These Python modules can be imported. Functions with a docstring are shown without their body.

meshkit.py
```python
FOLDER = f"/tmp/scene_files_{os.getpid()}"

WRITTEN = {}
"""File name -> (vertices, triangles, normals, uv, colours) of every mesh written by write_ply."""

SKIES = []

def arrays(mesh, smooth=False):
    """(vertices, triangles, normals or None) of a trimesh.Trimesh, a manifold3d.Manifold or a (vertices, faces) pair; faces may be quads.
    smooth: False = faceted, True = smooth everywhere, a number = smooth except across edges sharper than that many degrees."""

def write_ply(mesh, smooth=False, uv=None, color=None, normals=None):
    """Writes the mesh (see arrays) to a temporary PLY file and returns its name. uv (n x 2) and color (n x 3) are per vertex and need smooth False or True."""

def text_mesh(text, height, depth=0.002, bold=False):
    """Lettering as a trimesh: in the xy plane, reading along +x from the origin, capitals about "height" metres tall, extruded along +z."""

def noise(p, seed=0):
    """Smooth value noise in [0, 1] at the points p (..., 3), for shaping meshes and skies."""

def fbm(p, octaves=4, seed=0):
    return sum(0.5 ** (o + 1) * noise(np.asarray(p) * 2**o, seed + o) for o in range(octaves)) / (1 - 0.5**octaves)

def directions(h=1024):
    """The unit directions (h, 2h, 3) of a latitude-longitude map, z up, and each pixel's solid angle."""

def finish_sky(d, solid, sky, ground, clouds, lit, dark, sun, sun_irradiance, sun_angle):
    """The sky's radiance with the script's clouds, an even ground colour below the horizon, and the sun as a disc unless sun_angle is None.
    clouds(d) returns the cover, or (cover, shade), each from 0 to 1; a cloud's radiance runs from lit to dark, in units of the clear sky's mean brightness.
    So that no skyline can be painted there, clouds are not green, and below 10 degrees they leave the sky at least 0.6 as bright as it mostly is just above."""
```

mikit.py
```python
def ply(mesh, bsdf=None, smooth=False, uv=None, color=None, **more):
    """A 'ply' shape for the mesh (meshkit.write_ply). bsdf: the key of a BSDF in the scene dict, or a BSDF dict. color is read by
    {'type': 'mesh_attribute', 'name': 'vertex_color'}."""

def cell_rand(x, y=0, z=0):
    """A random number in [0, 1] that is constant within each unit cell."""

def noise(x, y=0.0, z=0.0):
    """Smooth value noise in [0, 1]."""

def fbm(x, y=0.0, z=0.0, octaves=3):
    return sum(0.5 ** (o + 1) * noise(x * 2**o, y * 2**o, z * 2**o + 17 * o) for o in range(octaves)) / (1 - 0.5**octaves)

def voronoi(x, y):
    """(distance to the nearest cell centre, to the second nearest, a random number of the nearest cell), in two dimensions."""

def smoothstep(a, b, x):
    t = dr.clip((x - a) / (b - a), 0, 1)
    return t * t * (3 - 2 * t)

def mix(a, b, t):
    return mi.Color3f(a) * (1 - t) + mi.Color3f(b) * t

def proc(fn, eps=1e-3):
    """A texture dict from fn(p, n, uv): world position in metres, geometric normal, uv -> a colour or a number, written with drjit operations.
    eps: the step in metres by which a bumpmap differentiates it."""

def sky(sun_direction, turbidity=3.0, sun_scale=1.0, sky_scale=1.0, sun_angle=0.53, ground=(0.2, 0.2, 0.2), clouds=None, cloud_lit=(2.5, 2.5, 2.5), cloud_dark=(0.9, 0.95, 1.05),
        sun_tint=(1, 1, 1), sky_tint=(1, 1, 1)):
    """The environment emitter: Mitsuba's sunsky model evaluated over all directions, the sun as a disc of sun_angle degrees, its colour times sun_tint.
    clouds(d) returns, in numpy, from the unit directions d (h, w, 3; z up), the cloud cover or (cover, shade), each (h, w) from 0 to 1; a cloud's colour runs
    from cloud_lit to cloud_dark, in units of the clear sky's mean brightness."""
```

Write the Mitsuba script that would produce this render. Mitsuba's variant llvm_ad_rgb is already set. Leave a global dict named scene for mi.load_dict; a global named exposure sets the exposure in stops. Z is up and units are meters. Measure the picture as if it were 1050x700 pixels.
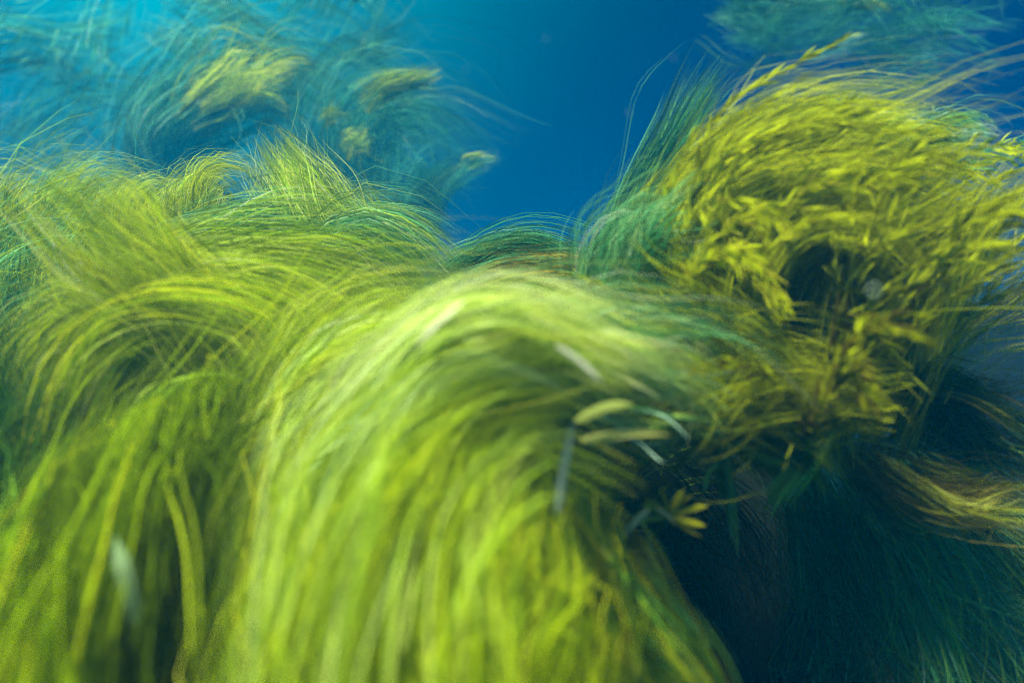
import math, numpy as np, trimesh, mitsuba as mi, drjit as dr, mikit, meshkit

T = mi.ScalarTransform4f
rng = np.random.default_rng(20)
scene, labels = {}, {}

# ------------------------------------------------------------------ camera, light, exposure
EYE = np.array([0.0, 0.0, 0.8])
HALF = 0.70                                        # tangent of half the horizontal field
scene['camera'] = {
    'type': 'thinlens', 'fov': 2 * math.degrees(math.atan(HALF)), 'fov_axis': 'x',
    'to_world': T().look_at(origin=EYE.tolist(), target=[0, 1, 0.8], up=[0, 0, 1]),
    'aperture_radius': 0.0098, 'focus_distance': 2.25, 'near_clip': 0.02, 'far_clip': 400.0,
    'medium': {'type': 'ref', 'id': 'sea_medium'}}
exposure = 3.25


def water_glow(d):
    """Brighter, cyan water towards the surface and the upper left; even deep blue elsewhere."""
    s = np.array([-0.46, 0.90, 0.56]); s /= np.linalg.norm(s)
    c = np.clip(d @ s, 0, 1)
    up = np.clip(d[..., 2], 0, 1)
    n = meshkit.fbm(d * 5.0, 4, seed=3)
    cover = np.clip(0.9 * c ** 16 * (0.5 + 1.0 * n) + 0.35 * up ** 2.0, 0, 1)
    return cover, np.clip(1 - c ** 3, 0, 1)


scene['sky'] = mikit.sky((-0.30, -0.30, 0.90), turbidity=3, sun_scale=1.0, sky_scale=1.0, sun_angle=9,
                         ground=(0.0, 0.012, 0.035), clouds=water_glow, cloud_lit=(0.0, 11.0, 13.5), cloud_dark=(0.0, 0.9, 1.9),
                         sun_tint=(0.78, 1.0, 0.80), sky_tint=(0.0, 0.023, 0.104))

# ------------------------------------------------------------------ sea water (haze)
scene['sea_medium'] = {'type': 'homogeneous', 'albedo': {'type': 'rgb', 'value': [0.0, 0.31, 0.80]}, 'sigma_t': 0.062,
                       'phase': {'type': 'hg', 'g': 0.3}}
scene['haze'] = {'type': 'cube', 'to_world': T().translate([0, 30, -0.6]).scale([60, 60, 3.1]), 'bsdf': {'type': 'null'},
                 'interior': {'type': 'ref', 'id': 'sea_medium'}}
labels['haze'] = {'label': 'blue hazy sea water filling the whole scene', 'category': 'water', 'kind': 'stuff'}

# ------------------------------------------------------------------ materials
def vcol(): return {'type': 'mesh_attribute', 'name': 'vertex_color'}
scene['leaf'] = {'type': 'principledthin', 'base_color': vcol(), 'roughness': 0.42, 'diff_trans': 1.1, 'eta': 1.35, 'spec_trans': 0.0}
scene['gloss_leaf'] = {'type': 'principledthin', 'base_color': vcol(), 'roughness': 0.28, 'diff_trans': 0.7, 'eta': 1.5, 'spec_trans': 0.0}


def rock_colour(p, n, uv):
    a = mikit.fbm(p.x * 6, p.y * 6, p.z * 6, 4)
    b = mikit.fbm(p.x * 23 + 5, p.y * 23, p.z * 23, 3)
    c = mikit.mix((0.002, 0.004, 0.004), (0.006, 0.009, 0.007), mikit.smoothstep(0.35, 0.7, a))  # near-black rock: the shade of the hollow is put into this colour
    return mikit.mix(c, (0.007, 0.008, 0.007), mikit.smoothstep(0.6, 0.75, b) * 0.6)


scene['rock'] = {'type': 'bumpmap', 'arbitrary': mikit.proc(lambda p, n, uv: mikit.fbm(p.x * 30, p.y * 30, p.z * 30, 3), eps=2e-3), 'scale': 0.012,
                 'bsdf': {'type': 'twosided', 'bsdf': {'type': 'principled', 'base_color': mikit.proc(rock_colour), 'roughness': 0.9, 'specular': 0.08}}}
scene['speck'] = {'type': 'twosided', 'bsdf': {'type': 'principled', 'base_color': {'type': 'rgb', 'value': [0.45, 0.55, 0.50]}, 'roughness': 0.6}}

# ------------------------------------------------------------------ seabed
def smooth(a, b, x):
    t = np.clip((x - a) / (b - a), 0, 1)
    return t * t * (3 - 2 * t)


def reef(x, y):
    x, y = np.asarray(x, float), np.asarray(y, float)
    p = np.stack([x, y, 0 * x], -1)
    h = -0.95 + 0.10 * smooth(6, 14, y)
    ledge = smooth(0.34, -0.05, x - 0.10 * (y - 1.2)) * smooth(4.6, 2.2, y)      # the ledge the surfgrass grows on
    h = h + ledge * (1.25 + 0.12 * smooth(1.2, 2.8, y))
    h = h + 1.15 * np.exp(-(((x - 0.80) / 0.20) ** 2 + ((y - 1.95) / 0.28) ** 2))   # the rock under the kelp
    h = np.maximum(h, -0.95 + 1.45 * smooth(1.75, 2.45, y) * smooth(4.2, 3.2, y) * smooth(1.5, 0.85, x) * smooth(-0.4, 0.2, x))   # the wall behind the hollow
    h = np.maximum(h, -0.95 + 0.7 * smooth(1.7, 2.6, y) * smooth(4.2, 3.2, y) * smooth(0.7, 1.4, x) * smooth(4, 2.5, x))
    h = h + 2.3 * np.exp(-(((x - 4.2) / 1.9) ** 4 + ((y - 4.6) / 0.9) ** 2))   # reef further off on the right
    h = h + 1.75 * np.exp(-(((x + 2.6) / 2.4) ** 4 + ((y - 7.0) / 1.2) ** 2))
    h = h + 0.28 * (meshkit.fbm(p * 2.1, 4, 5) - 0.5) + 0.07 * (meshkit.fbm(p * 9, 3, 9) - 0.5)
    return h


def seabed():
    gx = np.concatenate([-np.geomspace(50, 2.6, 30), np.linspace(-2.5, 2.5, 150), np.geomspace(2.6, 50, 30)])
    gy = np.concatenate([np.linspace(-25, -0.8, 16), np.linspace(-0.6, 6, 180), np.geomspace(6.2, 85, 40)])
    X, Y = np.meshgrid(gx, gy)
    v = np.stack([X, Y, reef(X, Y)], -1).reshape(-1, 3)
    w = len(gx)
    i = (np.arange(len(gy) - 1)[:, None] * w + np.arange(w - 1)[None]).ravel()
    f = np.stack([i, i + 1, i + w + 1, i + w], -1)
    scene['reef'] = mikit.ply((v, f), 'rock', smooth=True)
    labels['reef'] = {'label': 'dark rocky reef under the sea plants', 'category': 'reef', 'kind': 'structure'}


seabed()

# ------------------------------------------------------------------ helpers
def at(px, py, y):
    """The point that the 1050 x 700 photograph shows at this pixel, y metres away."""
    return np.stack([(np.asarray(px, float) - 525) / 525 * HALF * y, np.asarray(y, float), EYE[2] - (np.asarray(py, float) - 350) / 525 * HALF * y], -1)


def spline(pts, m=40):
    """Catmull-Rom through the points, evenly spaced by length."""
    p = np.asarray(pts, float)
    p = np.vstack([2 * p[0] - p[1], p, 2 * p[-1] - p[-2]])
    out = []
    for i in range(1, len(p) - 2):
        t = np.linspace(0, 1, 24, endpoint=i == len(p) - 3)[:, None]
        a, b, c, d = p[i - 1], p[i], p[i + 1], p[i + 2]
        out.append(0.5 * (2 * b + (c - a) * t + (2 * a - 5 * b + 4 * c - d) * t ** 2 + (3 * b - a - 3 * c + d) * t ** 3))
    q = np.vstack(out)
    s = np.concatenate([[0], np.cumsum(np.linalg.norm(np.diff(q, axis=0), axis=1))])
    u = np.linspace(0, s[-1], m)
    return np.stack([np.interp(u, s, q[:, k]) for k in range(3)], -1), s[-1]


def unit(v): return v / np.maximum(np.linalg.norm(v, axis=-1, keepdims=True), 1e-9)


def ribbons(P, W, C, twist=1.2, rough=0.0):
    """Flat ribbons along the paths P (n, s, 3) with half widths W (n, s) and colours C (n, s, 3)."""
    n, s, _ = P.shape
    t = unit(np.gradient(P, axis=1))
    ref = unit(rng.normal(size=(n, 1, 3)))
    a = unit(np.cross(t, ref)); b = np.cross(t, a)
    ang = rng.uniform(0, 2 * np.pi, (n, 1)) + np.linspace(0, 1, s)[None] * rng.normal(0, twist, (n, 1))
    side = np.cos(ang)[..., None] * a + np.sin(ang)[..., None] * b
    v = np.stack([P - side * W[..., None], P + side * W[..., None]], 2).reshape(-1, 3)
    c = np.repeat(C.reshape(-1, 3), 2, axis=0)
    base = (np.arange(n)[:, None] * s + np.arange(s - 1)[None]).ravel() * 2
    f = np.vstack([np.stack([base, base + 1, base + 3], -1), np.stack([base, base + 3, base + 2], -1)])
    return v, f, c


def colours(n, locks, li, pal, vary=0.30):
    """One colour per blade: the palette runs from dark olive to bright yellow green; each lock of blades has its own tone."""
    pal = np.asarray(pal, float)
    k = np.clip(rng.normal(0.5, 0.26, locks)[li] + rng.normal(0, 0.16, n), 0, 0.999) * (len(pal) - 1)
    i = k.astype(int); f = (k - i)[:, None]
    c = pal[i] * (1 - f) + pal[i + 1] * f
    c = c * np.exp(rng.normal(0, vary, locks)[li] + rng.normal(0, vary * 0.8, n))[:, None]
    return np.clip(c, 0.002, 0.85)


GRASS = [(0.08, 0.14, 0.002), (0.21, 0.31, 0.003), (0.35, 0.47, 0.006), (0.50, 0.61, 0.02), (0.60, 0.70, 0.16)]
OLIVE = [(0.18, 0.19, 0.002), (0.34, 0.37, 0.002), (0.48, 0.53, 0.003), (0.62, 0.66, 0.01)]
PALE = [(0.26, 0.40, 0.02), (0.42, 0.60, 0.05), (0.55, 0.75, 0.12), (0.68, 0.84, 0.28)]
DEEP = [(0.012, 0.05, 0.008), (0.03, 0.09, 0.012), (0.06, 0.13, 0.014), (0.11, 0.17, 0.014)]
TEAL = [(0.04, 0.16, 0.07), (0.08, 0.27, 0.12), (0.15, 0.40, 0.18), (0.32, 0.52, 0.24)]
HAZED = [(0.015, 0.10, 0.07), (0.03, 0.19, 0.13), (0.07, 0.31, 0.22), (0.18, 0.44, 0.30)]  # bluer than real weed: distant water haze put into the plant colour
BROWN = [(0.10, 0.075, 0.01), (0.18, 0.14, 0.015), (0.28, 0.22, 0.03), (0.36, 0.32, 0.06)]


def strand_paths(guide, lat, dep, n, locks, segs, start, end, tight, wave, m=40, rough=0.16):
    """n streamlines beside the guide, gathered in locks. lat: sideways half spread in pixels, dep: in depth in metres, both at evenly spaced stations."""
    g = np.asarray(guide, float)
    path, length = spline(at(g[:, 0], g[:, 1], g[:, 2]), m)
    tt = np.linspace(0, 1, m)
    latm = np.interp(tt, np.linspace(0, 1, len(lat)), lat) / 525 * HALF * path[:, 1]
    depm = np.interp(tt, np.linspace(0, 1, len(dep)), dep)
    tan = unit(np.gradient(path, axis=0))
    side = unit(np.cross(tan, [0, 1, 0]) + 1e-6)
    li = rng.integers(0, locks, n)
    ang, rad = rng.uniform(0, 2 * np.pi, locks), np.sqrt(rng.uniform(0, 1, locks))
    lu, lv = rad * np.cos(ang), rad * np.sin(ang)
    u = lu[li] + rng.normal(0, tight, n); v = lv[li] + rng.normal(0, tight, n)
    a = rng.uniform(*start, locks)[li] + rng.normal(0, 0.03, n)
    b = rng.uniform(*end, locks)[li] + rng.normal(0, 0.06, n)
    a = np.clip(a, 0, 0.93); b = np.clip(b, a + 0.06, 1.0)
    s = np.linspace(0, 1, segs)
    t = a[:, None] + (b - a)[:, None] * s[None]
    x = t * (m - 1); i = np.minimum(x.astype(int), m - 2); f = (x - i)[..., None]
    pick = lambda A: A[i] * (1 - f) + A[i + 1] * f
    P, S = pick(path), unit(pick(side))
    L, D = pick(latm[:, None])[..., 0], pick(depm[:, None])[..., 0]
    ph, fr = rng.uniform(0, 6.28, locks), rng.uniform(0.5, 1.3, locks)
    ph2 = rng.uniform(0, 6.28, locks)
    wv = wave * t * np.sin(6.28 * fr[li][:, None] * t + ph[li][:, None] + rng.normal(0, 0.35, (n, 1)))
    wd = wave * t * np.sin(6.28 * fr[li][:, None] * t * 0.8 + ph2[li][:, None] + rng.normal(0, 0.35, (n, 1)))
    P = P + S * ((u[:, None] + wv) * L)[..., None]
    P[..., 1] += (v[:, None] + wd) * D
    cross = rng.normal(0, 0.17, locks)[li] + rng.normal(0, 0.09, n)                          # blades that run a little across the stream
    P = P + S * (cross[:, None] * (t - a[:, None]) * length * 0.5)[..., None]
    q = P.reshape(-1, 3)
    k = rng.uniform(0, 50, 3)
    sc = 2.2 / max(0.6, path[:, 1].mean())
    nz = np.stack([meshkit.fbm(q * sc * 2.4 + k, 2, 40 + j) - 0.5 for j in range(3)], -1).reshape(P.shape)
    P = P + nz * (rough * length * np.minimum(1, t * 1.5))[..., None]
    return P, li, t, s


def strands(key, guide, lat, dep, n, pal, width=(0.0005, 0.0015), locks=None, segs=12, start=(0, 0.45), end=(0.45, 1.0), tight=0.13, wave=0.25, vary=0.55, bsdf='leaf', kind='stuff', tone=1.0, rough=0.075, fuzz=0.45):
    """A sweep of fine blades as one mesh: blades gathered in locks, and finer loose ones that stray from them."""
    out, at0 = [], 0
    for part in (0, 1):
        m = n if part == 0 else int(n * fuzz)
        if m < 20: continue
        k = (locks or max(6, n // 16)) if part == 0 else max(20, m // 3)
        la = lat if part == 0 else tuple(1.25 * x + 4 for x in lat)
        P, li, t, s = strand_paths(guide, la, dep, m, k, segs, start, end, tight, wave if part == 0 else wave + 0.35, rough=rough if part == 0 else rough + 0.10)
        w = rng.uniform(*width, m)[:, None] * np.minimum(1, (1 - s[None]) * 3.0 + 0.12) * (0.75 + 0.25 * np.minimum(1, s[None] * 5)) * (1 if part == 0 else 0.6)
        c = colours(m, k, li, pal, vary) * tone
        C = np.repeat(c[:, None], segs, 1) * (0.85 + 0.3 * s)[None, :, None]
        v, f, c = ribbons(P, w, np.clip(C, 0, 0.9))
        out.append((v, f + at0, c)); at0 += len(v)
    add(key, (np.vstack([o[0] for o in out]), np.vstack([o[1] for o in out])), bsdf, np.vstack([o[2] for o in out]), kind)


def single(key, guide, width, pal, bsdf='gloss_leaf', jitter=0.0, twist=0.6, segs=22):
    """One leading blade as a part of its own: a folded strap with a raised midrib."""
    g = np.asarray(guide, float)
    path, length = spline(at(g[:, 0], g[:, 1], g[:, 2]), segs)
    t = unit(np.gradient(path, axis=0))
    side = unit(np.cross(t, [0, 1, 0]) + 1e-6); nrm = np.cross(t, side)
    s = np.linspace(0, 1, segs)
    ang = rng.normal(0, 0.5) + s * rng.normal(0, twist)
    d = np.cos(ang)[:, None] * side + np.sin(ang)[:, None] * nrm
    e = np.cross(t, d)
    w = (width * np.minimum(1, (1 - s) * 3.5 + 0.05) * np.minimum(1, 0.4 + 4 * s))[:, None]
    v = np.stack([path - d * w, path + e * w * 0.25, path + d * w], 1).reshape(-1, 3)
    i = np.arange(segs - 1) * 3
    f = np.vstack([np.stack([i, i + 1, i + 4, i + 3], -1), np.stack([i + 1, i + 2, i + 5, i + 4], -1)])
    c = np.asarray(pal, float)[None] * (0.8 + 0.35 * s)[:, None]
    add(key, (v, f), bsdf, np.clip(np.repeat(c, 3, 0), 0, 0.9), None)


used = {}


def numbered(name):
    k = used.get(name, 0); used[name] = k + 1
    return name if k == 0 else f'{name}_{k:03d}'


def add(key, mesh, bsdf, color, kind=None):
    key = numbered(key)
    scene[key] = mikit.ply(mesh, bsdf, smooth=True, color=color)
    if kind: labels[key] = {'kind': kind}
    return key


def thing(name, label, category, group=None):
    key = numbered(name)
    labels[key] = {'label': label, 'category': category}
    if group: labels[key]['group'] = group
    return key


def lead(key, guide, lat, dep, n, pal, width=(0.0016, 0.003), start=(0, 0.3), end=(0.6, 1.0), wave=0.2, part='blade'):
    """n leading blades, each a part, along the guide."""
    P, li, t, s = strand_paths(guide, lat, dep, n, n, 20, start, end, 0.05, wave, rough=0.07)
    pal = np.asarray(pal, float)
    for k in range(n):
        w = rng.uniform(*width) * np.minimum(1, (1 - s) * 3.0 + 0.08) * np.minimum(1, 0.5 + 4 * s)
        col = pal[rng.integers(0, len(pal))] * rng.uniform(0.8, 1.25)
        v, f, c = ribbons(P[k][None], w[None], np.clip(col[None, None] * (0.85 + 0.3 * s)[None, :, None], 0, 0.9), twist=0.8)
        add(f'{key}__{part}', (v, f), 'gloss_leaf', c)


def frond(key, guide, leaf, pal, every=0.012, stipe=0.0018, droop=0.3, spread=1.0, part='frond', wide=0.24, taper=0.5, bsdf='leaf'):
    """A feathery kelp frond: a flat stipe with small pointed blades on both sides, as one mesh."""
    path, length = spline(guide, 28)
    t = unit(np.gradient(path, axis=0))
    r = unit(rng.normal(size=3))
    a = unit(np.cross(t, r)); b = np.cross(t, a)
    m = max(6, int(length / every))
    pal = np.asarray(pal, float)
    ks = np.sort(rng.uniform(0.08, 1.0, m)); x = ks * 27; i = np.minimum(x.astype(int), 26); f_ = (x - i)[:, None]
    o = path[i] * (1 - f_) + path[i + 1] * f_
    tt = unit(t[i]); sgn = np.where(np.arange(m) % 2, 1, -1)[:, None]
    turn = rng.normal(0, 0.55, m)[:, None]
    out = unit(sgn * (a[i] * np.cos(turn) + b[i] * np.sin(turn)) * spread + tt * rng.uniform(0.8, 2.0, m)[:, None])
    ll = leaf * rng.uniform(0.5, 1.25, m) * (1 - taper * np.abs(ks - 0.45) * 1.3)
    s = np.linspace(0, 1, 5)
    g = np.array([0.1, 0, -1.0]) * droop
    P = o[:, None] + ll[:, None, None] * (out[:, None] * s[None, :, None] + (tt * 0.5 + g)[:, None] * (s ** 2)[None, :, None] * 0.6)
    W = ll[:, None] * wide * np.array([0.25, 0.8, 1.0, 0.7, 0.04])[None] * rng.uniform(0.6, 1.1, (m, 1))
    c = pal[rng.integers(0, len(pal), m)] * np.exp(rng.normal(0, 0.17, m))[:, None]
    v1, f1, c1 = ribbons(P, W, np.clip(np.repeat(c[:, None], 5, 1), 0, 0.9), twist=0.5)
    sw = stipe * (1 - 0.7 * np.linspace(0, 1, 28))
    v2, f2, c2 = ribbons(path[None], sw[None], np.repeat((pal[0] * 1.1)[None, None], 28, 1), twist=0.4)
    add(f'{key}__{part}', (np.vstack([v1, v2]), np.vstack([f1, f2 + len(v1)])), bsdf, np.vstack([c1, c2]))


# ------------------------------------------------------------------ surfgrass on the ledge
G = 'surfgrass swept about by the surge'

k = thing('surfgrass_tuft', 'long bright surfgrass arching over to the right, highlight painted along its crest, in the middle', 'seagrass', G)
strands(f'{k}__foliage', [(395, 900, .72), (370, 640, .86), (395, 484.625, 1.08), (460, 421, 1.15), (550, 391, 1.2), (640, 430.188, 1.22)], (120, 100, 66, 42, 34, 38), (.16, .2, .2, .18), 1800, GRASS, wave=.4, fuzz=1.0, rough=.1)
strands(f'{k}__foliage', [(330, 560, 1.0), (360, 467.875, 1.05), (430, 401, 1.1), (520, 366, 1.15), (600, 384, 1.2), (665, 430.188, 1.22)], (50, 45, 30, 20, 22, 30), (.12, .14, .12), 967, PALE[1:], width=(.0005, .0013), start=(0, .6), end=(.4, 1), tone=1.4, fuzz=.9)  # pale blades with raised tone paint the highlight along the crest
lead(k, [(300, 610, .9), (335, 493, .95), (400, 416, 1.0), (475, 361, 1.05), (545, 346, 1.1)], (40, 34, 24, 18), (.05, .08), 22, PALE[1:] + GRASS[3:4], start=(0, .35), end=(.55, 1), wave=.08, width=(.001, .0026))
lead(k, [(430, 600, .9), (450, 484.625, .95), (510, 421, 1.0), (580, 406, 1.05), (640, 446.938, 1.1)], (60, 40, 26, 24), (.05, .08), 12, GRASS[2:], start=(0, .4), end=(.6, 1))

strands(f'{k}__foliage', [(400, 442.75, 1.0), (440, 376, 1.03), (500, 344, 1.06), (570, 351, 1.1), (640, 396, 1.14)], (40, 34, 26, 24, 32), (.08, .12), 1178, PALE[1:], width=(.0004, .0011), start=(0, .7), end=(.3, 1), tone=1.4, fuzz=.9)  # more of the crest highlight, put into the blade colour
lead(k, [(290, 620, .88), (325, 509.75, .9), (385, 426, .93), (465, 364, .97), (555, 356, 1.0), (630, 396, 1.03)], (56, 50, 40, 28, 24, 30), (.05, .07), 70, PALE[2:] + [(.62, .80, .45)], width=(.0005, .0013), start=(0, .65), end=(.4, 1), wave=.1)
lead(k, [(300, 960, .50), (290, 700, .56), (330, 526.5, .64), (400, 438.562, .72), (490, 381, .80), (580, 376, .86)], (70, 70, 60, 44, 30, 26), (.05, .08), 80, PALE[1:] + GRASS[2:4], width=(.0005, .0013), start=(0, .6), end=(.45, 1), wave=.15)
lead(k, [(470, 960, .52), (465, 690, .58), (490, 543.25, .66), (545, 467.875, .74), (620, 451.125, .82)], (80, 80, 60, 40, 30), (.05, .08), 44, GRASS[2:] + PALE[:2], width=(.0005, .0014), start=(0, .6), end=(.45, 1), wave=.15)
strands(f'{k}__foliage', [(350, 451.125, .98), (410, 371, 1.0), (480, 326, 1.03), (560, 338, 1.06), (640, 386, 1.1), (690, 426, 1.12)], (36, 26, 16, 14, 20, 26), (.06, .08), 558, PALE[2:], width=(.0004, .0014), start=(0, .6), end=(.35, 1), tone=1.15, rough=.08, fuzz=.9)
k = thing('surfgrass_tuft', 'yellow green surfgrass curling over a hollow just left of the pale central arch', 'seagrass', G)
strands(f'{k}__foliage', [(250, 860, .85), (245, 600, 1.02), (275, 467.875, 1.3), (345, 386, 1.36), (430, 356, 1.4), (500, 371, 1.42)], (70, 60, 36, 26, 20, 26), (.16, .2, .16), 1600, GRASS, wave=.35, fuzz=.9, rough=.1)
strands(f'{k}__foliage', [(262, 493, 1.2), (290, 421, 1.26), (350, 361, 1.3), (420, 338, 1.34), (480, 348, 1.36)], (26, 22, 14, 11, 13), (.08, .1), 558, PALE[1:], width=(.0005, .0013), start=(0, .6), tone=1.2)
lead(k, [(275, 560, 1.1), (275, 459.5, 1.14), (305, 391, 1.2), (370, 346, 1.24), (455, 334, 1.28)], (24, 24, 18, 14), (.05, .08), 20, PALE[1:] + GRASS[3:4], start=(0, .5), end=(.6, 1), wave=.08, width=(.001, .0024))

k = thing('surfgrass_tuft', 'upright olive green surfgrass along the bottom left, leaning slightly right', 'seagrass', G)
strands(f'{k}__foliage', [(110, 900, .66), (105, 660, .78), (125, 510, .98), (175, 420, 1.25), (245, 400, 1.3)], (110, 95, 80, 55, 40), (.18, .22, .2), 2356, GRASS[:3], tone=.85, wave=.35, end=(.4, 1))
lead(k, [(120, 760, .62), (125, 590, .75), (150, 470, 1.0), (215, 425, 1.05)], (85, 80, 55, 35), (.08, .1), 22, GRASS[1:4], start=(0, .5), end=(.5, 1), width=(.001, .0026), wave=.12)

k = thing('surfgrass_tuft', 'dark surfgrass with painted shade at the left edge, leaning to the left against blue water', 'seagrass', G)
strands(f'{k}__foliage', [(60, 860, .72), (35, 640, .88), (15, 480, 1.25), (10, 380, 1.35), (30, 300, 1.4)], (55, 55, 50, 45, 38), (.16, .2), 2600, DEEP, wave=.4, end=(.4, 1))  # dark palette puts the shade of the left edge into the blades
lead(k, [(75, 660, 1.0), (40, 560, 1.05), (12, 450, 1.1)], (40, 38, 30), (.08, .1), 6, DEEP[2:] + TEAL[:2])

k = thing('surfgrass_tuft', 'bright yellow green surfgrass standing upright under the central arch at the bottom', 'seagrass', G)
strands(f'{k}__foliage', [(465, 900, .62), (450, 680, .74), (465, 545, .92), (510, 450, 1.1), (575, 430, 1.14)], (120, 110, 90, 60, 40), (.16, .2, .2), 1900, [(.10, .15, .002), (.24, .33, .003), (.40, .52, .006), (.53, .65, .03)], wave=.35, end=(.45, 1), fuzz=.9, rough=.1)
lead(k, [(440, 800, .56), (440, 620, .70), (455, 500, .92), (500, 440, .98)], (110, 95, 65, 36), (.08, .1), 18, GRASS[1:4], start=(0, .5), end=(.45, 1), width=(.001, .0026), wave=.12)

k = thing('surfgrass_tuft', 'olive and brownish surfgrass sloping down beside the dark hollow', 'seagrass', G)
strands(f'{k}__foliage', [(735, 860, .76), (648, 690, .88), (582, 570, 1.05), (552, 490, 1.12), (550, 430, 1.16)], (70, 62, 44, 30, 28), (.16, .2), 1900, DEEP + OLIVE[:2] + TEAL[1:2], fuzz=.15, wave=.3, end=(.4, 1))
strands(f'{k}__foliage', [(575, 860, .68), (550, 680, .8), (545, 540, 1.1), (560, 450, 1.15)], (60, 52, 40, 32), (.14, .2), 1612, GRASS[:4], wave=.35, end=(.4, 1))
lead(k, [(735, 740, .9), (665, 640, .95), (610, 550, 1.0), (585, 490, 1.05)], (50, 45, 36, 26), (.06, .1), 10, TEAL + OLIVE[1:3], end=(.5, 1))

k = thing('surfgrass_tuft', 'surfgrass fanning out in streaks to the lower right beside the pale flat blade', 'seagrass', G)
strands(f'{k}__foliage', [(520, 480, 1.2), (560, 400, 1.25), (620, 370, 1.3), (690, 385, 1.34), (740, 420, 1.36)], (60, 50, 40, 36, 40), (.14, .2), 1860, TEAL, wave=.4, width=(.0005, .0013))
strands(f'{k}__foliage', [(560, 330, 1.3), (610, 360, 1.3), (660, 400, 1.3), (700, 445, 1.3)], (50, 45, 36, 30), (.12, .14), 1116, PALE, wave=.5, width=(.0005, .0012), start=(0, .5), end=(.5, 1))
lead(k, [(560, 345, 1.15), (590, 365, 1.15), (625, 400, 1.15)], (26, 24, 20), (.06, .06), 6, PALE, start=(0, .3))

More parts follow.
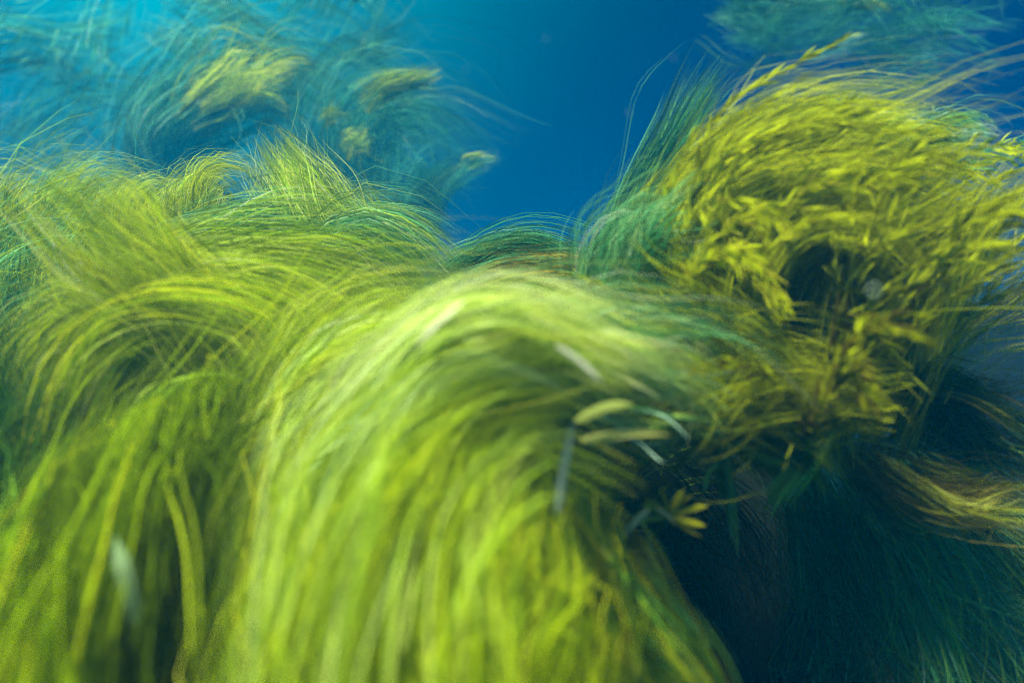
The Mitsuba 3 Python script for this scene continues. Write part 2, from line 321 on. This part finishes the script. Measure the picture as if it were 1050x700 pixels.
lead(k, [(600, 395, 1.12), (640, 410, 1.12), (680, 425, 1.12), (715, 440, 1.12)], (36, 40, 40, 30), (.08, .1), 22, PALE[2:] + [(.5, .68, .60), (.42, .62, .58)], start=(0, .8), end=(.12, 1), width=(.0012, .0034), wave=.6)
lead(k, [(650, 380, 1.15), (665, 410, 1.15), (690, 455, 1.15)], (45, 45, 40), (.08, .1), 12, PALE[1:] + [(.5, .68, .60)], start=(0, .7), end=(.2, 1), width=(.001, .003), wave=.6)
k = thing('surfgrass_tuft', 'hazy pale green surfgrass laid over to the right above the left hollow', 'seagrass', G)
strands(f'{k}__foliage', [(90, 480, 1.4), (110, 370, 1.5), (170, 320, 1.6), (260, 296, 1.7), (350, 310, 1.75), (420, 345, 1.75)], (75, 65, 48, 38, 36, 36), (.2, .24), 2356, GRASS, wave=.45)
strands(f'{k}__foliage', [(120, 470, 1.35), (150, 370, 1.4), (215, 320, 1.45), (290, 330, 1.5), (335, 390, 1.5)], (60, 50, 36, 34, 40), (.2, .2), 1488, GRASS[1:], wave=.35)
lead(k, [(150, 480, 1.2), (160, 430, 1.2), (195, 405, 1.2), (240, 415, 1.2)], (36, 26, 18, 18), (.06, .06), 8, PALE[:3], start=(0, .3))

k = thing('surfgrass_tuft', 'crossing yellow green surfgrass streaks running down to the right at the left', 'seagrass', G)
strands(f'{k}__foliage', [(290, 430, 1.35), (235, 365, 1.36), (165, 300, 1.38), (100, 245, 1.4), (45, 205, 1.42)], (40, 46, 48, 46, 40), (.14, .2), 1178, GRASS[1:], width=(.0004, .001), wave=.35, start=(0, .5), end=(.4, 1))
lead(k, [(190, 350, 1.28), (130, 290, 1.3), (70, 235, 1.32)], (30, 34, 32), (.08, .1), 8, PALE[:3], start=(0, .4), width=(.0008, .0016))

k = thing('surfgrass_tuft', 'yellow green surfgrass mound whose outline falls to the right against deep blue water', 'seagrass', G)
strands(f'{k}__foliage', [(280, 420, 2.0), (310, 330, 2.05), (345, 275, 2.1), (385, 245, 2.15), (428, 268, 2.15), (462, 312, 2.15)], (70, 60, 42, 22, 18, 20), (.2, .26), 2232, TEAL + PALE[:2], wave=.35)
strands(f'{k}__foliage', [(410, 330, 2.05), (365, 270, 2.1), (318, 205, 2.15), (276, 138, 2.2)], (46, 40, 28, 12), (.2, .1), 1488, PALE, wave=.5, start=(0, .6), end=(.4, 1))
lead(k, [(350, 275, 2.0), (310, 215, 2.0), (282, 160, 2.0)], (26, 22, 14), (.08, .1), 8, PALE[1:], start=(0, .3))

k = thing('surfgrass_tuft', 'ragged surfgrass in the upper left, tips flicking up into blue water', 'seagrass', G)
strands(f'{k}__foliage', [(40, 430, 2.1), (50, 350, 2.15), (80, 290, 2.2), (125, 245, 2.25), (180, 230, 2.3)], (90, 85, 75, 60, 50), (.26, .3), 2232, TEAL[:3] + GRASS[2:4], wave=.5, end=(.4, 1))
for c in range(7):
    x = -10 + 36 * c + rng.uniform(-8, 8); y0 = rng.uniform(178, 205)
    strands(f'{k}__foliage', [(x + 22, y0 + 120, 2.2), (x + 2, y0 + 50, 2.2), (x + 6, y0 + 14, 2.2), (x + 26, y0, 2.2), (x + 44, y0 + 18, 2.2)], (18, 15, 12, 10, 12), (.06, .1), 420, PALE[:3] + OLIVE[2:], wave=.6, end=(.4, 1))
lead(k, [(70, 300, 2.0), (65, 250, 2.0), (85, 215, 2.0), (120, 215, 2.0)], (50, 46, 36, 26), (.1, .1), 8, PALE[:3])

k = thing('surfgrass_tuft', 'long thin surfgrass blades curving right across the left middle, just under the blue curl', 'seagrass', G)
strands(f'{k}__foliage', [(150, 340, 2.0), (190, 275, 2.05), (250, 252, 2.1), (330, 248, 2.1), (395, 278, 2.1)], (46, 40, 24, 20, 22), (.16, .22), 1116, TEAL + PALE[1:3], wave=.35, width=(.0006, .0016))
lead(k, [(190, 275, 1.9), (235, 240, 1.9), (290, 222, 1.9), (350, 230, 1.9)], (16, 14, 12, 12), (.06, .06), 6, PALE[:3], width=(.0014, .0026))

# surfgrass without sweeps of its own, on the ledge between the tufts
k = 'surfgrass_meadow'
labels[k] = {'label': 'mass of green surfgrass growing all over the reef ledge between the sweeps', 'category': 'seagrass', 'kind': 'stuff'}
def meadow(n):
    x, y = rng.uniform(-2.6, .62, n * 3), rng.uniform(.75, 3.2, n * 3)
    ok = (smooth(.42, -.05, x - .10 * (y - 1.2)) > rng.uniform(0, 1, n * 3)) & (np.abs(x) < .78 * y + .1)
    x, y = x[ok][:n], y[ok][:n]; n = len(x)
    z = reef(x, y) - .01
    s = np.linspace(0, 1, 9)
    q = np.stack([x, y, 0 * x], -1)
    bend = (meshkit.fbm(q * 1.7, 3, 31) - .38) * 2.6
    bx = np.cos(bend) * .5 + .35; by = np.sin(bend * 1.7) * .35
    ln = rng.uniform(.10, .30, n)
    P = np.stack([x[:, None] + ln[:, None] * bx[:, None] * s ** 1.8, y[:, None] + ln[:, None] * by[:, None] * s ** 1.6,
                  z[:, None] + ln[:, None] * (s - .42 * s ** 2.4)], -1)
    W = rng.uniform(.0009, .0022, n)[:, None] * np.minimum(1, (1 - s[None]) * 3 + .1)
    lk = (np.floor(x * 11) * 57 + np.floor(y * 11)).astype(int) % 997
    c = colours(n, 997, lk, GRASS[:2], .4)  # only the darkest greens: paints shade into the gaps between sweeps
    v, f, c = ribbons(P, W, np.repeat(c[:, None], 9, 1))
    scene['surfgrass_meadow'] = mikit.ply((v, f), 'leaf', smooth=True, color=c)
meadow(26000)

# ------------------------------------------------------------------ plants in the blue background
B = 'hazy seaweed clumps in the blue background'
k = thing('seaweed_clump', 'blue green seaweed curl with pale yellow tips around a dark blue hollow, upper left', 'seaweed', B)
strands(f'{k}__foliage', [(330, 300, 7.13), (205, 230, 7.13), (165, 165, 7.13), (205, 110, 7.13), (270, 78, 7.13), (330, 100, 7.13), (352, 160, 7.13)], (70, 40, 30, 28, 24, 26, 34), (0.46, 0.69), 1260, HAZED, wave=.5, width=(0.0018, 0.0046), start=(0, .6))
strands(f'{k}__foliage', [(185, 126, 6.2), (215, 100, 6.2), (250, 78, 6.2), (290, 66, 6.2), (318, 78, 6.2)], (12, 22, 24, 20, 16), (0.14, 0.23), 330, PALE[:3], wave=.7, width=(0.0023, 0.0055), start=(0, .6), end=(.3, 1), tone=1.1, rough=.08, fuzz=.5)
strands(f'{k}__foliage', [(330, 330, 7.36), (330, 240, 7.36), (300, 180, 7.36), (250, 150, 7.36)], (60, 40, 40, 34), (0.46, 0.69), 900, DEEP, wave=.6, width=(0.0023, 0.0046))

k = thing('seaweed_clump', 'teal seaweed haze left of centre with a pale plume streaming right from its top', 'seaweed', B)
strands(f'{k}__foliage', [(420, 330, 6.9), (380, 250, 6.9), (360, 180, 6.9), (380, 125, 6.9), (440, 130, 6.9), (490, 200, 6.9)], (50, 40, 34, 30, 32, 40), (0.57, 0.69), 960, HAZED, wave=.7, width=(0.0016, 0.0041), start=(0, .6), end=(.3, 1))
strands(f'{k}__foliage', [(372, 112, 6.1), (395, 92, 6.1), (425, 82, 6.1), (455, 75, 6.1)], (18, 13, 8, 2), (0.11, 0.07), 200, PALE[:3], wave=.2, width=(0.0018, 0.0046), tone=1.1, rough=.08, fuzz=.5)
for (x, y) in ((366, 135), (372, 145), (338, 112)):
    strands(f'{k}__foliage', [(x - 12, y + 22, 6.1), (x - 2, y + 6, 6.1), (x + 14, y - 6, 6.1)], (8, 8, 6), (0.09, 0.09), 50, PALE[:2], wave=.9, width=(0.0018, 0.0046))
lead(k, [(380, 108, 6.44), (410, 88, 6.44), (450, 77, 6.44)], (8, 6, 2), (0.09, 0.07), 5, PALE[2:], width=(0.0046, 0.0080))

k = thing('seaweed_clump', 'small teal seaweed plume below the pale plume, its yellow tip pointing right', 'seaweed', B)
strands(f'{k}__foliage', [(420, 290, 6.21), (425, 220, 6.21), (455, 180, 6.21), (510, 157, 6.21)], (34, 24, 14, 3), (0.34, 0.18), 390, HAZED, wave=.4, width=(0.0014, 0.0037))
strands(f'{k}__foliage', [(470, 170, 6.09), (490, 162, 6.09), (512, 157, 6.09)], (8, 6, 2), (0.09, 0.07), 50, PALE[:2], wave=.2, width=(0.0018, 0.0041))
strands(f'{k}__foliage', [(440, 260, 6.21), (400, 200, 6.21), (385, 160, 6.21)], (40, 34, 30), (0.34, 0.46), 270, HAZED[1:], wave=.8, width=(0.0014, 0.0032))

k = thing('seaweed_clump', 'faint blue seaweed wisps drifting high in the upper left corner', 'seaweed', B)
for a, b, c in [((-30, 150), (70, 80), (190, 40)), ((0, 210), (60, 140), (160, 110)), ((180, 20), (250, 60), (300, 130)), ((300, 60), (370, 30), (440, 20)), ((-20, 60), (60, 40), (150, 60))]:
    strands(f'{k}__foliage', [(*a, 9.88), (*b, 9.88), (*c, 9.88)], (40, 44, 44), (0.92, 1.15), 228, HAZED[1:], wave=.8, width=(0.0028, 0.0069), start=(0, .7), end=(.3, 1))

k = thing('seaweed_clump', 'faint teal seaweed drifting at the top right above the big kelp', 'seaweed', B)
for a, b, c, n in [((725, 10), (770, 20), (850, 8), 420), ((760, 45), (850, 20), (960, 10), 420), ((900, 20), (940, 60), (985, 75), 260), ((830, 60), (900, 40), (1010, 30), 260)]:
    strands(f'{k}__foliage', [(*a, 8.28), (*b, 8.28), (*c, 8.28)], (22, 26, 22), (0.69, 0.69), n, HAZED, wave=.9, width=(0.0018, 0.0046), start=(0, .7), end=(.3, 1))
strands(f'{k}__foliage', [(855, -4, 7.82), (885, 2, 7.82), (912, 9, 7.82)], (6, 5, 3), (0.11, 0.11), 140, PALE[:3], wave=.3, width=(0.0023, 0.0046))

k = thing('seaweed_clump', 'low bluish seaweed streaks across the gap between the surfgrass and the kelp', 'seaweed', B)
strands(f'{k}__foliage', [(440, 300, 2.3), (480, 268, 2.3), (540, 250, 2.3), (590, 272, 2.3), (640, 320, 2.2)], (26, 16, 9, 12, 22), (.2, .24), 700, TEAL[:3], wave=.4, width=(.0005, .0012), fuzz=.1, rough=.07)
strands(f'{k}__foliage', [(480, 310, 1.9), (530, 292, 1.9), (590, 294, 1.9), (640, 320, 1.85), (720, 370, 1.8)], (30, 22, 20, 26, 34), (.2, .24), 1800, TEAL[:2] + BROWN[1:], wave=.4, width=(.0005, .0012), fuzz=.1, rough=.07)
strands(f'{k}__foliage', [(540, 350, 1.7), (610, 325, 1.7), (660, 345, 1.65), (740, 395, 1.6)], (26, 20, 26, 34), (.16, .2), 1500, GRASS[1:4], wave=.4)

# ------------------------------------------------------------------ the kelp on its rock
k = thing('feathery_kelp', 'big bushy yellow green kelp on the right, crown curled over by the surge', 'kelp')
Y = 1.63
strands(f'{k}__foliage', [(760, 470, Y), (705, 370, Y), (690, 276.05, Y), (715, 197.816, Y), (780, 160.267, Y), (860, 147.319, Y), (920, 158.972, Y)], (40, 44, 34, 22, 18, 16, 18), (.16, .2, .16), 2600, OLIVE + PALE[2:3], wave=.3, start=(0, .75), end=(.2, 1), rough=.11, fuzz=.15)
strands(f'{k}__foliage', [(790, 470, Y), (750, 380, Y), (735, 296.8, Y), (760, 226.25, Y), (830, 184.868, Y), (900, 171.92, Y), (960, 184.868, Y)], (50, 50, 40, 30, 24, 24, 30), (.2, .24), 1700, OLIVE + GRASS[2:4], wave=.4, start=(0, .75), end=(.2, 1), rough=.11, fuzz=.15)
strands(f'{k}__foliage', [(830, 470, Y), (820, 380, Y), (830, 305.1, Y), (880, 247, Y), (950, 213.8, Y), (1020, 213.8, Y)], (50, 60, 60, 55, 50, 46), (.24, .28), 1700, OLIVE, wave=.5, start=(0, .75), end=(.2, 1), rough=.11, fuzz=.15)
strands(f'{k}__foliage', [(850, 480, 1.72), (880, 400, 1.72), (920, 330, 1.72), (985, 280.2, 1.72), (1055, 234.55, 1.72)], (40, 46, 50, 46, 40), (.2, .24), 1700, OLIVE + BROWN[1:3], wave=.5, start=(0, .75), end=(.2, 1), rough=.11, fuzz=.15)
strands(f'{k}__foliage', [(820, 480, 1.50), (770, 420, 1.46), (700, 380, 1.42), (640, 350, 1.38), (590, 305.1, 1.38)], (34, 40, 46, 46, 40), (.2, .2), 3600, GRASS[1:4] + OLIVE[1:3], wave=.4, start=(0, .75), end=(.2, 1), rough=.11, fuzz=.15)
strands(f'{k}__foliage', [(900, 400, 1.46), (820, 390, 1.42), (740, 400, 1.38), (680, 440, 1.33)], (50, 44, 36, 30), (.2, .2), 2200, OLIVE, wave=.5, start=(0, .75), end=(.2, 1), rough=.11, fuzz=.15)
strands(f'{k}__foliage', [(640, 330, 1.50), (630, 280.2, 1.50), (650, 238.7, 1.50), (700, 222.1, 1.50)], (34, 30, 26, 24), (.16, .2), 700, TEAL, wave=.6)
strands(f'{k}__foliage', [(790, 164.151, 1.59), (840, 147.319, 1.59), (895, 142.14, 1.59), (925, 152.498, 1.59)], (14, 12, 10, 12), (.08, .1), 900, PALE[1:], wave=.4, width=(.0008, .002), start=(0, .5), tone=1.1)
strands(f'{k}__foliage', [(900, 171.92, 1.76), (930, 149.261, 1.76), (965, 146.024, 1.76), (980, 165.446, 1.76)], (16, 14, 14, 16), (.1, .12), 700, TEAL[1:], wave=.6)

for g in ([(660, 340, 1.5), (668, 262, 1.5), (705, 195, 1.5), (772, 148, 1.5), (855, 126, 1.5), (940, 142, 1.5)],
          [(700, 340, 1.45), (705, 260, 1.45), (740, 212, 1.45), (810, 182, 1.45), (890, 180, 1.45), (960, 212, 1.45)],
          [(930, 380, 1.5), (960, 300, 1.5), (985, 240, 1.5), (1040, 180, 1.5)],
          [(760, 360, 1.42), (765, 290, 1.42), (810, 240, 1.42), (880, 240, 1.42), (930, 290, 1.42)]):
    strands(f'{k}__foliage', g, (26, 26, 21, 17, 19), (.08, .1), 700, OLIVE[1:] + PALE[1:2], wave=.25, start=(0, .6), end=(.4, 1), width=(.0005, .0014))

def kelp_fronds(specs, pal, leaf, n, jit=26, dz=.22, **kw):
    for g in specs:
        for _ in range(n):
            q = np.asarray(g, float).copy()
            off = rng.normal(0, jit, 2)
            q[:, :2] += off * np.linspace(.45, 1, len(q))[:, None] + rng.normal(0, jit * .25, (len(q), 2))
            q[:, 2] += rng.normal(-.06, dz) * np.linspace(.3, 1, len(q))
            frond(k, at(q[:, 0], q[:, 1], q[:, 2]), leaf * rng.uniform(.75, 1.3), pal, **kw)

kelp_fronds([[(740, 330, 1.55), (715, 263.6, 1.55), (735, 226.25, 1.53), (790, 209.65, 1.50), (830, 213.8, 1.48)],
             [(730, 305.1, 1.55), (745, 234.55, 1.50), (775, 234.55, 1.46), (805, 267.75, 1.44)],
             [(800, 305.1, 1.55), (790, 255.3, 1.50), (830, 222.1, 1.46), (890, 213.8, 1.46)],
             [(780, 400, 1.55), (745, 321.7, 1.48), (760, 280.2, 1.44), (800, 280.2, 1.43)]], OLIVE[1:] + [(.42, .40, .02)], 0.044, 10, every=.005, wide=.10, droop=.25, spread=.5)
kelp_fronds([[(850, 420, 1.59), (850, 330, 1.55), (880, 271.9, 1.50), (940, 234.55, 1.50), (1000, 234.55, 1.50)],
             [(870, 350, 1.59), (880, 280.2, 1.55), (890, 213.8, 1.50), (920, 172.3, 1.50), (960, 164, 1.50)],
             [(860, 440, 1.59), (900, 370, 1.55), (950, 305.1, 1.55), (1010, 267.75, 1.55)],
             [(820, 330, 1.59), (830, 255.3, 1.55), (850, 188.9, 1.50), (880, 151.55, 1.50)],
             [(760, 330, 1.55), (720, 255.3, 1.50), (740, 188.9, 1.50), (810, 147.4, 1.50), (870, 134.95, 1.50)],
             [(880, 321.7, 1.55), (920, 263.6, 1.50), (980, 213.8, 1.50), (1040, 197.2, 1.50)],
             [(780, 430, 1.46), (720, 370, 1.39), (660, 330, 1.38), (620, 296.8, 1.38)]], OLIVE, 0.042, 10, every=.005, wide=.09, droop=.15, spread=.5)
kelp_fronds([[(830, 470, 1.50), (790, 420, 1.42), (740, 400, 1.38), (690, 405, 1.36)],
             [(840, 450, 1.50), (850, 390, 1.39), (890, 350, 1.38), (930, 360, 1.38)],
             [(800, 440, 1.50), (790, 360, 1.39), (760, 313.4, 1.38), (720, 305.1, 1.38)]], OLIVE[:3] + BROWN[:2], 0.042, 10, every=.005, wide=.09, droop=.15, spread=.5)
kelp_fronds([[(930, 222.1, 1.68), (965, 184.75, 1.68), (1005, 164, 1.68), (1060, 151.55, 1.68)]], TEAL[1:3] + OLIVE[2:], .05, 5, jit=12, every=.008, wide=.1)

k = thing('seaweed_plume', 'thin green seaweed plume rising up to the right just left of the big kelp', 'seaweed')
strands(f'{k}__foliage', [(605, 300, 3.3), (640, 225, 3.3), (680, 165, 3.3), (720, 110, 3.3), (757, 62, 3.3)], (12, 13, 11, 7, 2), (.1, .1), 520, [(.05, .17, .04), (.08, .24, .06), (.14, .3, .08)], wave=.35, fuzz=.15, rough=.06, width=(.0009, .0024), start=(0, .6), end=(.3, 1))
strands(f'{k}__foliage', [(612, 290, 3.25), (640, 230, 3.25), (662, 190, 3.25)], (5, 6, 7), (.06, .06), 260, BROWN[1:] + PALE[1:2], wave=.5, width=(.0007, .0016))

# fronds that hang below the kelp and stream out to the right
H = 'lone fronds around the dark hollow'
k = thing('hanging_frond', 'narrow pale green frond hanging straight down into the dark hollow', 'seaweed', None)
for q in ([(742, 430, 1.3), (748, 490, 1.3), (754, 540, 1.3), (757, 572, 1.3)], [(738, 440, 1.32), (744, 500, 1.32), (752, 560, 1.32)]):
    single(f'{k}__blade', q, .006, (.34, .46, .12))
strands(f'{k}__foliage', [(738, 430, 1.31), (746, 490, 1.31), (756, 565, 1.31)], (9, 6, 2), (.02, .02), 70, TEAL[1:] + PALE[:1], wave=.2, width=(.0012, .0022), fuzz=0, tone=1.5)
single(f'{k}__blade', [(742, 470, 1.3), (726, 486, 1.29), (722, 506, 1.29)], .005, (.36, .46, .08))
k = thing('hanging_frond', 'broad pale frond drooping to a point at the lower left under the kelp', 'seaweed', None)
strands(f'{k}__foliage', [(846, 430, 1.35), (826, 470, 1.34), (800, 505, 1.33), (779, 542, 1.32)], (16, 14, 9, 2), (.03, .02), 160, PALE[1:], wave=.2, width=(.0012, .0026), fuzz=.1, tone=1.3)
lead(k, [(846, 436, 1.32), (826, 472, 1.31), (800, 506, 1.3), (780, 540, 1.3)], (12, 11, 8, 2), (.02, .02), 7, PALE[1:3], width=(.002, .0035))

k = thing('hanging_frond', 'thin brown frond bent like a bow beneath the kelp', 'seaweed', None)
single(f'{k}__blade', [(690, 482, 1.28), (720, 456, 1.28), (770, 448, 1.3), (812, 458, 1.32)], .007, (.20, .20, .02))
single(f'{k}__blade', [(748, 452, 1.27), (776, 466, 1.27), (800, 474, 1.27), (822, 462, 1.28)], .006, (.26, .30, .02))
single(f'{k}__blade', [(820, 470, 1.3), (836, 486, 1.3), (846, 508, 1.3)], .005, (.2, .26, .02))

k = thing('streaming_frond', 'tan fronds under the kelp streaming down to the right edge', 'seaweed')
strands(f'{k}__foliage', [(850, 440, 1.55), (890, 475, 1.55), (945, 505, 1.55), (1000, 515, 1.55), (1060, 525, 1.55)], (16, 22, 24, 24, 26), (.14, .16), 650, BROWN + OLIVE[1:3], wave=.5)
lead(k, [(870, 450, 1.46), (920, 490, 1.46), (980, 512, 1.46), (1055, 528, 1.46)], (10, 18, 20, 22), (.06, .08), 8, BROWN[1:], part='blade')
k = thing('streaming_frond', 'brown and teal fronds right of the kelp above the tan ones, reaching right and down', 'seaweed')
strands(f'{k}__foliage', [(880, 390, 1.68), (930, 400, 1.68), (980, 430, 1.68), (1055, 465, 1.68)], (26, 28, 36, 46), (.16, .2), 1100, BROWN[:2] + DEEP[1:], wave=.6)
lead(k, [(900, 360, 1.55), (960, 395, 1.55), (1015, 415, 1.55)], (18, 30, 40), (.06, .08), 7, BROWN[:3])

k = thing('seaweed_clump', 'dark green seaweed hanging down the shaded slope at the bottom right', 'seaweed', B)
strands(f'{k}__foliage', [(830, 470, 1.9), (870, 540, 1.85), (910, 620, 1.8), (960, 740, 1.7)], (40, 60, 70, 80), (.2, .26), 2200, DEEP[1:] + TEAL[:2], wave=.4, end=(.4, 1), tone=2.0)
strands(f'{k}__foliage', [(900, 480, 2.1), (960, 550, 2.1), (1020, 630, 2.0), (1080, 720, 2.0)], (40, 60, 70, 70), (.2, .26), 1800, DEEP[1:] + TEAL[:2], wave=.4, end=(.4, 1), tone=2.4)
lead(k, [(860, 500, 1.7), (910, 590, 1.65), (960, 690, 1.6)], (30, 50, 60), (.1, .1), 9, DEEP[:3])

k = thing('seaweed_clump', 'sparse dark teal seaweed lying on the black rock inside the hollow', 'seaweed', B)
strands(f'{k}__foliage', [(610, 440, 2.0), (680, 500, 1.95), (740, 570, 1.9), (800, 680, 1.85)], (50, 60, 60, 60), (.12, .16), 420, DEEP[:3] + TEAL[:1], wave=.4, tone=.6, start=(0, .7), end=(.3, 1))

# ------------------------------------------------------------------ single small things
k = thing('kelp_sprig', 'small yellow kelp sprig with pointed leaves at the edge of the dark hollow', 'kelp')
for a in range(9):
    th = math.radians(-35 + a * 27 + rng.uniform(-8, 8)); r = rng.uniform(26, 44)
    single(f'{k}__leaf', [(686, 530, 1.15), (686 + r * .55 * math.cos(th), 530 - r * .5 * math.sin(th), 1.14), (686 + r * math.cos(th), 528 - r * .75 * math.sin(th) + 3, 1.13)], .0055, (.40, .38, .012), segs=12)
single(f'{k}__leaf', [(666, 522, 1.13), (652, 534, 1.12), (640, 549, 1.11)], .0055, (.55, .6, .35), segs=12)
single(f'{k}__leaf', [(672, 520, 1.13), (684, 528, 1.12), (694, 540, 1.11)], .005, (.55, .6, .4), segs=12)
single(f'{k}__stipe', [(686, 532, 1.15), (664, 556, 1.16), (640, 600, 1.2)], .003, (.16, .16, .02), segs=14)

k = thing('loose_blade', 'pale cream seaweed blade lying flat above the dark hollow', 'seaweed')
single(f'{k}__blade', [(596, 452, 0.90), (630, 446, 0.89), (660, 444, 0.89), (688, 446, 0.89)], 0.006, (.74, .70, .22), segs=14)
single(f'{k}__blade', [(590, 432, 0.90), (620, 418, 0.90), (650, 414, 0.90)], .006, (.5, .55, .14), segs=14)
k = thing('loose_blade', 'upright whitish blue blade standing in the surfgrass left of the dark hollow', 'seaweed')
single(f'{k}__blade', [(572, 525, 0.82), (577, 490, 0.82), (583, 455, 0.82), (588, 432, 0.82)], 0.0048, (.60, .66, .62), segs=14)
k = thing('loose_blade', 'pinkish white blade slanting down to the right on the crest of the arch', 'seaweed')
single(f'{k}__blade', [(570, 354, 0.84), (592, 368, 0.84), (618, 392, 0.84)], .0028, (.80, .74, .70), segs=14)
k = thing('loose_blade', 'bright whitish blade slanting up to the right below the top of the outer surfgrass sweep', 'seaweed')
single(f'{k}__blade', [(428, 352, 0.82), (452, 328, 0.82), (478, 307, 0.82)], .0036, (.80, .76, .62), segs=14)
k = thing('loose_blade', 'pale teal blade standing among the bottom left surfgrass', 'seaweed')
single(f'{k}__blade', [(140, 640, 0.70), (128, 590, 0.70), (118, 550, 0.71)], .007, (.30, .42, .24), segs=14)

def particle(px, py, y, r, label):
    m = trimesh.creation.icosphere(2, r)
    m.vertices = m.vertices * (1 + .35 * (meshkit.fbm(np.asarray(m.vertices) / r * 1.3 + px, 3, 4)[:, None] - .5)) + at(px, py, y)
    key = numbered('drifting_particle')
    scene[key] = mikit.ply(m, 'speck', smooth=True)
    labels[key] = {'label': label, 'category': 'particle', 'group': 'particles drifting in the water'}
particle(896, 298, .55, .0024, 'round pale particle drifting in front of the big kelp')
for *a, l in ((478, 72, 'leftmost tiny pale speck in the open blue water'), (645, 116, 'lowest tiny pale speck in the open blue water'), (690, 60, 'rightmost tiny pale speck in the open blue water'), (560, 40, 'topmost tiny pale speck in the open blue water')):
    particle(*a, .8, .0009, l)
